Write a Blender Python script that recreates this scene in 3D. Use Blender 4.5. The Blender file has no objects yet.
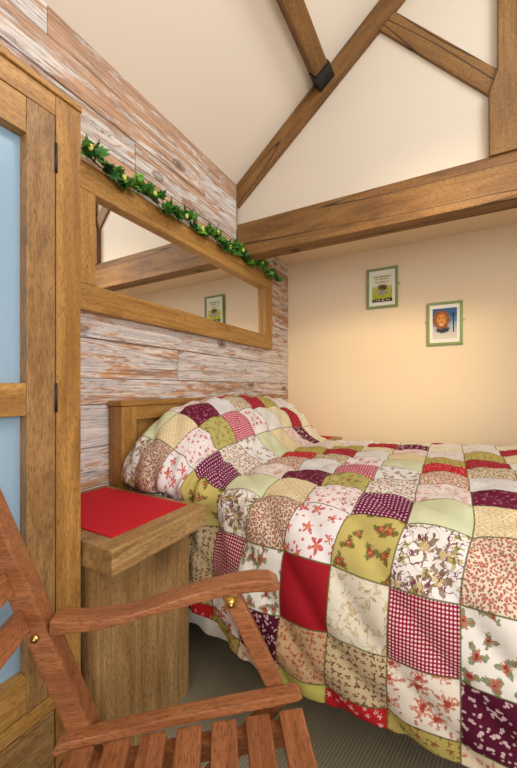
import bpy, bmesh, math, random
from mathutils import Vector, Matrix, noise
random.seed(7)
scene = bpy.context.scene
COL = scene.collection
R = math.radians
V = Vector

# ------------------------------------------------------------------ mesh helpers
class MB:
    """collects shapes and links them as one mesh object"""
    def __init__(s):
        s.v = []; s.f = []; s.m = []; s.smooth = []
    def add(s, vs, fs, mat=0, smooth=False):
        o = len(s.v)
        s.v += [V(p) for p in vs]
        for f in fs:
            s.f.append([i + o for i in f]); s.m.append(mat); s.smooth.append(smooth)
    def bm(s, b, mat=0, smooth=False):
        b.verts.ensure_lookup_table(); b.verts.index_update()
        s.add([v.co.copy() for v in b.verts], [[v.index for v in f.verts] for f in b.faces], mat, smooth)
        b.free()
    def box(s, x0, x1, y0, y1, z0, z1, bev=0.0, mat=0, M=None):
        b = bmesh.new()
        bmesh.ops.create_cube(b, size=1)
        for v in b.verts:
            v.co = V(((x0+x1)/2 + v.co.x*(x1-x0), (y0+y1)/2 + v.co.y*(y1-y0), (z0+z1)/2 + v.co.z*(z1-z0)))
        if bev:
            bmesh.ops.bevel(b, geom=b.edges[:], offset=bev, segments=2, affect='EDGES', profile=0.6)
        if M: bmesh.ops.transform(b, matrix=M, verts=b.verts)
        s.bm(b, mat)
    def prism(s, poly, axis, a0, a1, bev=0.0, mat=0, M=None):
        """poly = 2D points; extruded along axis ('x': poly=(y,z), 'y': poly=(x,z), 'z': poly=(x,y))"""
        def p3(p, a):
            return {'x': (a, p[0], p[1]), 'y': (p[0], a, p[1]), 'z': (p[0], p[1], a)}[axis]
        b = bmesh.new()
        n = len(poly)
        A = [b.verts.new(p3(p, a0)) for p in poly]; B = [b.verts.new(p3(p, a1)) for p in poly]
        b.faces.new(A[::-1]); b.faces.new(B)
        for i in range(n): b.faces.new((A[i], A[(i+1) % n], B[(i+1) % n], B[i]))
        bmesh.ops.recalc_face_normals(b, faces=b.faces)
        if bev: bmesh.ops.bevel(b, geom=b.edges[:], offset=bev, segments=2, affect='EDGES', profile=0.6)
        if M: bmesh.ops.transform(b, matrix=M, verts=b.verts)
        s.bm(b, mat)
    def tube(s, pts, r, n=8, mat=0):
        pts = [V(p) for p in pts]; rings = []
        for i, p in enumerate(pts):
            d = (pts[min(i+1, len(pts)-1)] - pts[max(i-1, 0)]).normalized()
            a = d.orthogonal().normalized() if i == 0 else (rings[-1][1] - d*rings[-1][1].dot(d)).normalized()
            b_ = d.cross(a)
            rings.append(([p + a*(r*math.cos(k*2*math.pi/n)) + b_*(r*math.sin(k*2*math.pi/n)) for k in range(n)], a))
        vs = [q for rg in rings for q in rg[0]]; fs = []
        for i in range(len(pts)-1):
            for k in range(n):
                fs.append((i*n+k, i*n+(k+1) % n, (i+1)*n+(k+1) % n, (i+1)*n+k))
        fs.append(tuple(range(n))[::-1]); fs.append(tuple((len(pts)-1)*n+k for k in range(n)))
        s.add(vs, fs, mat, True)
    def cyl(s, p, d, r, h, n=16, mat=0):
        s.tube([p, V(p)+V(d).normalized()*h], r, n, mat)
    def ball(s, c, r, mat=0, sc=(1, 1, 1), sub=2):
        b = bmesh.new(); bmesh.ops.create_icosphere(b, subdivisions=sub, radius=r)
        for v in b.verts: v.co = V((v.co.x*sc[0]+c[0], v.co.y*sc[1]+c[1], v.co.z*sc[2]+c[2]))
        s.bm(b, mat, True)
    def build(s, name, mats, parent=None, off=(0, 0, 0)):
        me = bpy.data.meshes.new(name)
        o_ = V(off)
        me.from_pydata([p - o_ for p in s.v], [], s.f)
        if not isinstance(mats, (list, tuple)): mats = [mats]
        for m in mats: me.materials.append(m)
        for p, mi, sm in zip(me.polygons, s.m, s.smooth):
            p.material_index = mi; p.use_smooth = sm
        me.update()
        o = bpy.data.objects.new(name, me); COL.objects.link(o)
        if parent: o.parent = parent
        return o

def tag(o, label=None, cat=None, group=None, kind=None):
    if label: o['label'] = label
    if cat: o['category'] = cat
    if group: o['group'] = group
    if kind: o['kind'] = kind
    return o
def empty(name, loc, label, cat, rz=0, group=None):
    o = bpy.data.objects.new(name, None); COL.objects.link(o)
    o.location = loc; o.rotation_euler = (0, 0, rz); o.empty_display_size = .05
    return tag(o, label, cat, group)
def struct(o): o['kind'] = 'structure'; return o
def smooth(a, b, x):
    t = max(0.0, min(1.0, (x-a)/(b-a))); return t*t*(3-2*t)

# ------------------------------------------------------------------ material helpers
class N:
    def __init__(s, name):
        s.mat = bpy.data.materials.new(name); s.mat.use_nodes = True
        s.t = s.mat.node_tree; s.t.nodes.clear()
        s.out = s.t.nodes.new('ShaderNodeOutputMaterial')
        s.bsdf = s.t.nodes.new('ShaderNodeBsdfPrincipled')
        s.t.links.new(s.bsdf.outputs[0], s.out.inputs[0])
    def node(s, typ, **kw):
        n = s.t.nodes.new(typ)
        for k, v in kw.items(): setattr(n, k, v)
        return n
    def set(s, inp, v):
        if v is None: return
        if hasattr(v, 'links') or isinstance(v, bpy.types.NodeSocket): s.t.links.new(v, inp)
        else:
            if isinstance(v, tuple) and len(v) == 3 and inp.type == 'RGBA': v = (*v, 1)
            inp.default_value = v
    def math(s, op, a, b=None, c=None, clamp=False):
        n = s.node('ShaderNodeMath', operation=op, use_clamp=clamp)
        s.set(n.inputs[0], a)
        if b is not None: s.set(n.inputs[1], b)
        if c is not None: s.set(n.inputs[2], c)
        return n.outputs[0]
    def vmath(s, op, a, b=None):
        n = s.node('ShaderNodeVectorMath', operation=op); s.set(n.inputs[0], a)
        if b is not None: s.set(n.inputs[1], b)
        return n.outputs[0]
    def mix(s, f, a, b, blend='MIX'):
        n = s.node('ShaderNodeMix', data_type='RGBA', blend_type=blend)
        s.set(n.inputs[0], f); s.set(n.inputs[6], a); s.set(n.inputs[7], b)
        return n.outputs[2]
    def ramp(s, f, stops, interp='LINEAR'):
        n = s.node('ShaderNodeValToRGB'); cr = n.color_ramp; cr.interpolation = interp
        while len(cr.elements) < len(stops): cr.elements.new(.5)
        for e, (p, c) in zip(cr.elements, stops):
            e.position = p; e.color = (*c, 1) if isinstance(c, tuple) else (c, c, c, 1)
        s.set(n.inputs[0], f); return n.outputs[0]
    def coord(s, kind='Object', scale=(1, 1, 1), loc=(0, 0, 0), rot=(0, 0, 0), rnd=0):
        tc = s.node('ShaderNodeTexCoord').outputs[kind]
        if rnd:
            oi = s.node('ShaderNodeObjectInfo').outputs['Random']
            cmb = s.node('ShaderNodeCombineXYZ')
            for k in range(3): s.set(cmb.inputs[k], s.math('MULTIPLY', oi, rnd*(1+.7*k)))
            tc = s.vmath('ADD', tc, cmb.outputs[0])
        mp = s.node('ShaderNodeMapping')
        s.set(mp.inputs['Vector'], tc); mp.inputs['Scale'].default_value = scale
        mp.inputs['Location'].default_value = loc; mp.inputs['Rotation'].default_value = rot
        return mp.outputs[0]
    def noise(s, vec, scale=5, detail=4, rough=.55, dist=0):
        n = s.node('ShaderNodeTexNoise'); s.set(n.inputs['Vector'], vec)
        n.inputs['Scale'].default_value = scale; n.inputs['Detail'].default_value = detail
        n.inputs['Roughness'].default_value = rough; n.inputs['Distortion'].default_value = dist
        return n.outputs[0]
    def bump(s, h, strength=.3, dist=.01):
        n = s.node('ShaderNodeBump'); n.inputs['Strength'].default_value = strength; n.inputs['Distance'].default_value = dist
        s.set(n.inputs['Height'], h); s.t.links.new(n.outputs[0], s.bsdf.inputs['Normal'])
    def fin(s, col, rough=.5, spec=.5, metal=0):
        s.set(s.bsdf.inputs['Base Color'], col); s.set(s.bsdf.inputs['Roughness'], rough)
        s.bsdf.inputs['Specular IOR Level'].default_value = spec; s.bsdf.inputs['Metallic'].default_value = metal
        return s.mat

def plain(name, col, rough=.6, spec=.4, metal=0):
    return N(name).fin(col, rough, spec, metal)

def wood(name, axis, dark, mid, light, along=1.6, across=16, rough=.45, crack=0, knots=.5, bump=.15, fib=.55, warp=1.2):
    m = N(name)
    sc = [across]*3; sc['XYZ'.index(axis)] = along
    v = m.coord('Object', tuple(sc), rnd=9)
    n1 = m.noise(v, 1.0, 6, .62, warp)
    fine = m.noise(m.vmath('MULTIPLY', v, tuple(2.2 if i == 'XYZ'.index(axis) else 7.0 for i in range(3))), 1.0, 3, .6, .3)
    c = m.ramp(n1, [(.28, dark), (.47, mid), (.72, light)])
    c = m.mix(m.ramp(fine, [(.36, fib), (.56, 0.0)]), c, m.mix(.8, c, dark))
    sp = [420]*3; sp['XYZ'.index(axis)] = 60
    spk = m.noise(m.coord('Object', tuple(sp)), 1, 2, .6)
    c = m.mix(m.ramp(spk, [(.36, .75), (.50, 0.0)]), c, tuple(x*.75 for x in dark))
    big = m.noise(m.coord('Object', tuple(3.5 if i != 'XYZ'.index(axis) else 1.6 for i in range(3)), rnd=3), 1, 3, .55, .5)
    c = m.mix(m.ramp(big, [(.35, .45), (.65, 0.0)]), c, m.mix(.5, c, dark))
    sk = [2.2*across/10]*3; sk['XYZ'.index(axis)] = along*.9
    vk = m.coord('Object', tuple(sk), rnd=5)
    vo = m.node('ShaderNodeTexVoronoi'); m.set(vo.inputs['Vector'], m.vmath('ADD', vk, m.vmath('MULTIPLY', m.node('ShaderNodeTexNoise').outputs[1], (.1, .1, .1))))
    vo.inputs['Scale'].default_value = 1.0
    kn = m.ramp(vo.outputs[0], [(.03, 1.0), (.2, 0.0)])
    c = m.mix(m.math('MULTIPLY', kn, knots), c, tuple(x*.45 for x in dark))
    h = m.math('ADD', fine, n1)
    if crack:
        sc2 = [7]*3; sc2['XYZ'.index(axis)] = .35
        n2 = m.noise(m.coord('Object', tuple(sc2), loc=(3.1, 1.7, 4.4)), 1, 2, .5, .2)
        ck = m.ramp(m.math('ABSOLUTE', m.math('SUBTRACT', n2, .5)), [(.004, 1.0), (.012, 0.0)])
        c = m.mix(m.math('MULTIPLY', ck, crack), c, tuple(x*.2 for x in dark))
    m.bump(h, bump, .004)
    return m.fin(c, rough, .4)

OAK_D, OAK_M, OAK_L = (.22, .10, .022), (.44, .225, .055), (.58, .335, .10)
OAK = {a: wood('honey_oak_' + a.lower(), a, OAK_D, OAK_M, OAK_L) for a in 'XYZ'}
STR = {a: wood('straw_wood_' + a.lower(), a, (.18, .09, .03), (.40, .235, .085), (.55, .36, .15), along=1.7, across=12, fib=.55, warp=1.8, knots=.8) for a in 'XYZ'}
BEAM = {a: wood('truss_oak_' + a.lower(), a, (.09, .038, .010), (.24, .115, .030), (.33, .175, .055), along=1.5, across=8, fib=.4, warp=1.8, rough=.6, crack=.85 if a == 'X' else .25, knots=.6, bump=.3) for a in 'XYZ'}
MANGO = wood('mango_wood_door', 'Z', (.16, .08, .028), (.33, .175, .062), (.44, .255, .095), along=3.2, across=11, knots=.3, fib=.5, warp=2.2)
RED = {a: wood('oiled_red_hardwood_' + a.lower(), a, (.17, .058, .020), (.34, .125, .046), (.44, .185, .075), along=2.0, across=22, rough=.38, knots=.15) for a in 'XY'}

CREAM = (.79, .68, .53)
def paint(name, col):
    m = N(name)
    n = m.noise(m.coord('Object', (1, 1, 1)), 60, 3)
    m.bump(n, .05, .002)
    return m.fin(col, .85, .2)
M_CREAM = paint('cream_wall_paint', (.80, .66, .47))
M_CEIL = paint('cream_ceiling_paint', (.80, .72, .60))
M_INFILL = paint('dimmed_cream_gable', (.62, .55, .455))  # same cream darkened: weaker light on the gable is put into the colour
BLACK = plain('black_steel', (.012, .012, .013), .45)
BRASS = plain('brass_bolt', (.62, .42, .14), .3, .5, 1)

# ------------------------------------------------------------------ camera
CX, H = 1.25, 1.05
cam = bpy.data.cameras.new('camera'); co = bpy.data.objects.new('camera', cam); COL.objects.link(co)
co.location = (CX, 0, H); co.rotation_euler = (R(90), 0, math.atan2(.483, .8755))
cam.sensor_fit = 'VERTICAL'; cam.sensor_height = 36; cam.lens = 347/768*36; cam.shift_y = 4/768; cam.clip_start = .02
scene.camera = co

# ------------------------------------------------------------------ room shell
D, W, Y0 = 2.80, 3.10, -1.9          # back wall, width, wall behind the camera
EAVE, SL = 2.408, .81               # eaves height, roof slope
RX, RZ = W/2, EAVE + SL*W/2
TY = 1.955                           # front face of the truss
LOW = 2.125                          # low ceiling beyond the truss

def carpet():
    m = N('ribbed_sisal_carpet')
    v = m.coord('Object', (1, 1, 1), rot=(0, 0, R(12)))
    w = m.node('ShaderNodeTexWave', wave_type='BANDS', bands_direction='X')
    m.set(w.inputs['Vector'], v); w.inputs['Scale'].default_value = 34; w.inputs['Distortion'].default_value = .6; w.inputs['Detail'].default_value = 2; w.inputs['Detail Scale'].default_value = 3
    w2 = m.node('ShaderNodeTexWave', wave_type='BANDS', bands_direction='Y')
    m.set(w2.inputs['Vector'], v); w2.inputs['Scale'].default_value = 40; w2.inputs['Distortion'].default_value = 1.5
    n = m.noise(v, 90, 4)
    c = m.ramp(w.outputs[1], [(.05, (.225, .195, .13)), (.6, (.285, .25, .17)), (1, (.325, .29, .205))])
    c = m.mix(m.math('MULTIPLY', w2.outputs[1], .3), c, (.17, .145, .09))
    c = m.mix(m.math('MULTIPLY', n, .5), c, (.25, .215, .145))
    m.bump(w.outputs[1], .22, .003)
    return m.fin(c, .95, .1)
f = MB(); f.box(-.15, W+.1, Y0-.1, D+.1, -.1, 0)
struct(f.build('floor', carpet()))

b = MB(); b.box(-.15, W+.1, D, D+.1, 0, LOW)
struct(b.build('wall_back', M_CREAM))
# low ceiling behind the truss
b = MB(); b.box(-.15, W+.1, TY+.16, D+.1, LOW, LOW+.04)
struct(b.build('ceiling_low', M_CREAM))
# gable infill in the truss plane, from the tie beam up to the ridge
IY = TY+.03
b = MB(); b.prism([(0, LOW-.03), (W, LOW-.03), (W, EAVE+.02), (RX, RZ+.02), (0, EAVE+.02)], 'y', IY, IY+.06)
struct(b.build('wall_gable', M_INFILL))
# left wall behind the cladding
b = MB(); b.box(-.15, -.03, Y0-.1, D+.1, 0, EAVE)
struct(b.build('wall_left', M_CREAM))

def whitewash():
    m = N('whitewashed_reclaimed_boards')
    at = m.node('ShaderNodeAttribute', attribute_name='pid').outputs['Fac']
    oc = m.node('ShaderNodeTexCoord').outputs['Object']
    cmb = m.node('ShaderNodeCombineXYZ')
    m.set(cmb.inputs[0], m.math('MULTIPLY', at, 17.0)); m.set(cmb.inputs[1], m.math('MULTIPLY', at, 43.0)); m.set(cmb.inputs[2], m.math('MULTIPLY', at, 5.0))
    p = m.vmath('ADD', oc, cmb.outputs[0])
    gr = m.noise(m.vmath('MULTIPLY', p, (20, 1.3, 30)), 1, 6, .65, 1.0)
    fi = m.noise(m.vmath('MULTIPLY', p, (60, 4, 150)), 1, 4, .6, .4)
    tone = m.node('ShaderNodeAttribute', attribute_name='tone').outputs['Fac']
    base = m.ramp(gr, [(.25, (.15, .07, .035)), (.42, (.46, .23, .115)), (.6, (.66, .38, .20)), (.8, (.70, .47, .29))])
    base = m.mix(m.math('MULTIPLY', tone, .6), base, (.50, .335, .235))
    base = m.mix(m.ramp(fi, [(.35, .75), (.52, 0.)]), base, (.20, .11, .07))
    # lime wash left in streaks along the boards
    w1 = m.noise(m.vmath('MULTIPLY', p, (6, 2.4, 17)), 1, 8, .74, .9)
    w2 = m.noise(m.vmath('MULTIPLY', p, (30, 10, 90)), 1, 5, .72, .4)
    ws = m.math('ADD', m.math('ADD', m.math('MULTIPLY', w1, 1.15), m.math('MULTIPLY', w2, .6)), m.math('MULTIPLY', m.math('SUBTRACT', m.math('FRACT', m.math('MULTIPLY', at, 7.3)), .5), m.math('MULTIPLY_ADD', tone, .06, .12)))
    ws = m.math('SUBTRACT', ws, m.math('MULTIPLY', tone, .055))
    wm = m.ramp(ws, [(.765, 0.0), (.85, .85), (1, .97)])
    white = m.mix(m.ramp(fi, [(.4, 0.), (.62, 1.)]), (.55, .54, .55), (.82, .79, .75))
    c = m.mix(m.math('MULTIPLY', wm, .9), base, white)
    # grey weathered streaks
    g = m.noise(m.vmath('MULTIPLY', p, (5, 1.6, 16)), 1, 5, .7, 1.0)
    gm = m.ramp(g, [(.56, 0.0), (.66, .8)])
    c = m.mix(m.math('MULTIPLY', gm, m.ramp(fi, [(.36, 1.), (.6, .25)])), c, (.16, .13, .125))
    dl = m.noise(m.vmath('MULTIPLY', p, (10, 1.4, 38)), 1, 5, .65, .8)
    c = m.mix(m.math('MULTIPLY', m.ramp(m.math('ABSOLUTE', m.math('SUBTRACT', dl, .47)), [(.006, 1.0), (.02, 0.0)]), m.ramp(w2, [(.42, .0), (.55, .8)])), c, (.10, .075, .065))
    # knots
    vo = m.node('ShaderNodeTexVoronoi'); m.set(vo.inputs['Vector'], m.vmath('ADD', m.vmath('MULTIPLY', p, (1, 3.0, 6.0)), m.vmath('MULTIPLY', cmb.outputs[0], (.3, .3, .3))))
    vo.inputs['Scale'].default_value = 1
    rr = m.math('ADD', vo.outputs[0], m.math('MULTIPLY', m.math('SUBTRACT', gr, .5), .16))
    k = m.ramp(rr, [(.05, .9), (.10, .35), (.125, .8), (.16, 0.)])
    c = m.mix(k, c, (.17, .085, .05))
    m.bump(m.math('ADD', gr, m.math('ADD', fi, wm)), .35, .004)
    return m.fin(c, .8, .25)
WW = whitewash()
# cladding boards: one mesh, boards at the heights the wall shows
zs = [0, .165, .33, .50, .655, .813, .984, 1.089, 1.248, 1.405, 1.555, 1.71, 1.87, 2.03, 2.165, 2.298, EAVE]
cl = MB(); pid = []
rz = random.Random(3)
for i in range(len(zs)-1):
    z0, z1 = zs[i], zs[i+1]
    yend = D if z0 < 1.86 else TY
    cuts = [Y0]
    y = Y0 + rz.uniform(.6, 1.3)
    while y < yend-.45:
        cuts.append(y); y += rz.uniform(1.0, 1.7)
    if i == 13: cuts = [Y0, -.6, 1.107]
    if i == 14: cuts = [Y0, -.2, 1.62]
    if i == 8: cuts = [Y0, -.3, .62]
    cuts.append(yend)
    for j in range(len(cuts)-1):
        n0 = len(cl.f)
        t = rz.uniform(0, .006)
        cl.box(-.03, t, cuts[j]+.0012, cuts[j+1]-.0012, z0+.0015, z1-.0015, .002)
        pid += [rz.random()]*(len(cl.f)-n0)
# short boards beyond the truss, up to the low ceiling
for z0, z1 in ((1.87, 2.03), (2.03, LOW)):
    n0 = len(cl.f); cl.box(-.03, .002, TY+.125, D, z0+.0015, z1-.0015, .002); pid += [rz.random()]*(len(cl.f)-n0)
cl.box(-.03, -.02, Y0, D, 0, LOW); pid += [.5]*6
clad = cl.build('wall_left_cladding', WW)
a_ = clad.data.attributes.new('pid', 'FLOAT', 'FACE')
for i, v in enumerate(pid): a_.data[i].value = v
b_ = clad.data.attributes.new('tone', 'FLOAT', 'FACE')
for p in clad.data.polygons: b_.data[p.index].value = 1.0 if p.center.z > 2.03 else (.5 if p.center.z > 1.87 else 0.0)
struct(clad)

# sloped ceilings; the right one holds a rooflight opening
NL = V((SL, 0, -1)).normalized()
def slope_pts(x, y, t=0):
    if x <= RX: return V((x, y, EAVE+SL*x)) + V((-SL, 0, 1)).normalized()*t
    return V((x, y, EAVE+SL*(W-x))) + V((SL, 0, 1)).normalized()*t
def slab(mb, x0, x1, y0, y1, th=.1):
    a = [slope_pts(x, y) for x, y in ((x0, y0), (x1, y0), (x1, y1), (x0, y1))]
    c = [slope_pts(x, y, th) for x, y in ((x0, y0), (x1, y0), (x1, y1), (x0, y1))]
    mb.add(a+c, [(0, 1, 2, 3), (7, 6, 5, 4), (0, 4, 5, 1), (1, 5, 6, 2), (2, 6, 7, 3), (3, 7, 4, 0)])
s_ = MB(); slab(s_, -.05, RX-1e-4, Y0-.05, IY+.04)
struct(s_.build('ceiling_left', M_CEIL))
s_ = MB(); E_ = RX+1e-3
SX0, SX1, SY0, SY1 = 1.85, 2.55, .35, 1.45
slab(s_, E_, W+.05, Y0-.05, SY0); slab(s_, E_, W+.05, SY1, IY+.04)
slab(s_, E_, SX0, SY0, SY1); slab(s_, SX1, W+.05, SY0, SY1)
struct(s_.build('ceiling_right', M_CEIL))
WHITE = plain('white_gloss_paint', (.8, .8, .78), .35)
GLASS = N('window_glass'); GLASS.bsdf.inputs['Transmission Weight'].default_value = 1; GLASS.bsdf.inputs['IOR'].default_value = 1.05
GLASS = GLASS.fin((.96, .98, 1), .0)
s_ = MB()
for (x0, x1, y0, y1) in ((SX0, SX0+.05, SY0, SY1), (SX1-.05, SX1, SY0, SY1), (SX0+.05, SX1-.05, SY0, SY0+.05), (SX0+.05, SX1-.05, SY1-.05, SY1)):
    slab(s_, x0, x1, y0, y1, .12)
wf = struct(s_.build('window_1', WHITE))
# right wall with a window, wall behind the camera with a glazed door opening
b = MB()
wy0, wy1, wz0, wz1 = -1.25, .55, .95, 2.1
b.box(W, W+.1, Y0-.1, wy0, 0, EAVE+.1); b.box(W, W+.1, wy1, D+.1, 0, EAVE+.1)
b.box(W, W+.1, wy0, wy1, 0, wz0); b.box(W, W+.1, wy0, wy1, wz1, EAVE+.1)
struct(b.build('wall_right', M_CREAM))
b = MB()
for y in (wy0, (wy0+wy1)/2-.025, wy1-.05): b.box(W+.02, W+.08, y, y+.05, wz0, wz1)
for z in (wz0, wz1-.05): b.box(W+.02, W+.08, wy0, wy1, z, z+.05)
struct(b.build('window_2', WHITE))
dx0, dx1, dz1 = .75, 2.55, 2.15
b = MB()
b.box(-.15, dx0, Y0-.1, Y0, 0, EAVE); b.box(dx1, W+.1, Y0-.1, Y0, 0, EAVE); b.box(dx0, dx1, Y0-.1, Y0, dz1, EAVE)
b.prism([(0, EAVE), (W, EAVE), (RX, RZ)], 'y', Y0-.1, Y0)
struct(b.build('wall_front', M_CREAM))
b = MB()
for x in (dx0, (dx0+dx1)/2-.04, dx1-.08): b.box(x, x+.08, Y0-.08, Y0-.02, 0, dz1)
for z in (0, dz1-.08): b.box(dx0, dx1, Y0-.08, Y0-.02, z, z+.08)
struct(b.build('door_1', WHITE))

# ------------------------------------------------------------------ roof truss
tr = empty('roof_truss', (W/2, TY, 1.92), 'exposed oak roof truss with heavy tie beam, king post and strut', 'roof truss')
o0 = (W/2, TY, 1.92)
b = MB(); b.box(.008, W-.008, TY, TY+.12, 1.92, 2.138, .006); b.build('tie_beam', BEAM['X'], tr, o0)
def timber(mb, x0, z0, x1, z1, w, y0, y1, bev=.004):
    """bar in the truss plane between two points, w across; grain along its own X"""
    d = V((x1-x0, 0, z1-z0)); L = d.length; a = math.atan2(z1-z0, x1-x0)
    M = Matrix.Translation((x0, 0, z0)) @ Matrix.Rotation(-a, 4, 'Y')
    mb.box(0, L, y0, y1, -w/2, w/2, bev)
    return Matrix.Translation((x0, 0, z0)) @ Matrix.Rotation(-a, 4, 'Y')
def timber_obj(name, x0, z0, x1, z1, w, y0, y1, mat, parent, o0, bev=.004):
    a = math.atan2(z1-z0, x1-x0); L = math.hypot(x1-x0, z1-z0)
    b = MB(); b.box(0, L, y0, y1, -w/2, w/2, bev)
    o = b.build(name, mat, parent)
    o.location = V((x0, 0, z0)) - V((o0[0], o0[1], o0[2])); o.rotation_euler = (0, -a, 0)
    return o
hw = .058
for sgn in (1, -1):
    xa, xb = (.004, RX) if sgn > 0 else (W-.004, RX)
    # rafter polygon: vertical cut at the wall, under the ceiling
    off = hw*2*math.hypot(1, SL)
    x_ = lambda x: xa + sgn*x
    b = MB(); a = math.atan(SL)
    L = (RX-.004)/math.cos(a)
    poly = [(0, 0), (0, -off), (RX-.004, SL*(RX-.004)-off), (RX-.004, SL*(RX-.004))]
    # authored in a frame whose X runs up the slope so the grain follows the timber
    ca, sa = math.cos(a), math.sin(a)
    pl = [(px*ca+pz*sa, -px*sa+pz*ca) for px, pz in poly]
    b.prism(pl, 'y', 0, .055, .003)
    o = b.build('principal_rafter', BEAM['X'], tr)
    if sgn > 0:
        o.location = V((.004, TY, EAVE-.002)) - V(o0); o.rotation_euler = (0, -a, 0)
    else:
        o.location = V((W-.004, TY+.055, EAVE-.002)) - V(o0); o.rotation_euler = (0, -a, math.pi)
# king post with flared foot (jowl) where the struts land
kx = W/2; k0 = kx-1.446
b = MB()
b.prism([(kx-.137, 2.136), (kx-.139, 2.43), (kx-k0, 2.53), (kx-k0, RZ-.16), (kx+k0, RZ-.16), (kx+k0, 2.53), (kx+.139, 2.43), (kx+.137, 2.136)], 'y', TY-.012, TY+.06, .004)
b.build('king_post', BEAM['Z'], tr, o0)
for sgn in (1, -1):
    xm = (lambda x: x) if sgn > 0 else (lambda x: W-x)
    # strut between the rafter and the king post shoulder
    ax, az, bx, bz = .942, 3.0405, 1.462, 2.4555
    timber_obj('strut', xm(ax), az, xm(bx), bz, .098, TY+.012, TY+.05, BEAM['X'], tr, (o0[0], 0, o0[2]) if False else o0).location.y = 0
for o in tr.children:
    if o.name.startswith('strut'):
        for v in o.data.vertices: v.co.y -= TY

# purlin along the left slope, carried by a black steel hanger
PX = .580
pr = empty('purlin', (PX, TY, EAVE+SL*PX), 'slanting oak purlin under the ceiling ending in a black steel hanger', 'roof timber')
ang = math.atan(SL)
Mp = Matrix.Rotation(-ang, 4, 'Y')
b = MB(); b.box(-.046, .042, Y0-TY+.02, -.012, -.075, .02, .004, M=Mp); b.build('timber', BEAM['Y'], pr)
h_ = MB()
h_.box(-.054, -.047, -.10, -.001, -.083, -.02, .001, M=Mp); h_.box(.043, .050, -.10, -.001, -.083, -.0, .001, M=Mp)
h_.box(-.054, .050, -.10, -.001, -.084, -.076, .001, M=Mp)
h_.build('steel_hanger', BLACK, pr)['label'] = 'black steel joist hanger'

# ------------------------------------------------------------------ wardrobe
XF = .42
wd = empty('wardrobe', (.21, .06, 0), 'tall honey oak wardrobe with frosted blue glass door at left edge', 'wardrobe')
ow = (.21, .06, 0)
YR, YL = .560, -.44; TOP = 1.755
b = MB()
b.box(.004, XF-.02, YR-.02, YR-.002, .0, TOP, .001); b.box(.004, XF-.02, YL+.002, YL+.02, 0, TOP, .001)
b.box(.004, .016, YL, YR-.002, .0, TOP); b.box(.004, XF-.02, YL, YR-.002, TOP-.02, TOP); b.box(.004, XF-.025, YL, YR-.002, .26, .28)
b.build('carcass', OAK['Z'], wd, ow)
b = MB(); b.box(.004, XF+.005, YL-.006, YR+.001, TOP, TOP+.016, .003); b.build('cornice_strip', OAK['Y'], wd, ow)
b = MB(); b.box(XF-.022, XF, .4965, YR, 0, TOP, .002); b.build('corner_post', OAK['Z'], wd, ow)
b = MB(); b.box(XF-.022, XF, YL, -.3765, 0, TOP, .002); b.build('corner_post', OAK['Z'], wd, ow)
b = MB(); b.box(XF-.022, XF-.001, -.376, .496, 1.705, TOP, .002); b.build('top_rail', OAK['Y'], wd, ow)
b = MB(); b.box(XF-.022, XF-.001, -.376, .496, .280, .318, .002); b.build('lower_rail', OAK['Y'], wd, ow)
b = MB(); b.box(XF-.022, XF-.002, -.374, .494, .045, .2765, .003); b.build('drawer', STR['Y'], wd, ow)
b = MB(); b.box(XF-.04, XF-.015, -.376, .496, 0, .043); b.build('plinth', OAK['Y'], wd, ow)
def frosted():
    m = N('frosted_blue_glass')
    n = m.noise(m.coord('Object'), 140, 2)
    m.bump(n, .12, .002)
    return m.fin((.26, .39, .50), .22, .6)
FROST = frosted()
def door(y0, y1, hinge_right):
    d = MB(); x0, x1 = XF-.036, XF+.001
    d.box(x0, x1, y0, y0+.064, .321, 1.702, .002); d.box(x0, x1, y1-.064, y1, .321, 1.702, .002)
    do = d.build('door', MANGO, wd, ow)
    for z0, z1 in ((.321, .405), (.988, 1.061), (1.622, 1.702)):
        r_ = MB(); r_.box(x0, x1-.0015, y0+.064, y1-.064, z0, z1, .002); r_.build('door_rail', OAK['Y'], do, ow)
    for z0, z1 in ((.400, .993), (1.056, 1.627)):
        g = MB(); g.box(x0+.003, x0+.008, y0+.060, y1-.060, z0, z1); g.build('glass_pane', FROST, do, ow)['label'] = 'frosted blue glass'
    for zc in (1.603, 1.027, .45):
        hg = MB(); yy = y1+.0012 if hinge_right else y0-.0012
        hg.cyl((XF+.002, yy, zc-.035), (0, 0, 1), .0035, .07, 10)
        hg.box(XF-.004, XF+.0018, yy-.003, yy+.003, zc-.035, zc+.035)
        hg.build('hinge', BLACK, do, ow)['label'] = 'black hinge'
    k = MB(); yy = y0+.03 if hinge_right else y1-.03
    k.ball((XF+.02, yy, 1.02), .014, sc=(1, 1, 1)); k.cyl((XF, yy, 1.02), (1, 0, 0), .006, .012)
    k.build('knob', BLACK, do, ow)
door(.062, .4935, True); door(-.3735, .058, False)

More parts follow.
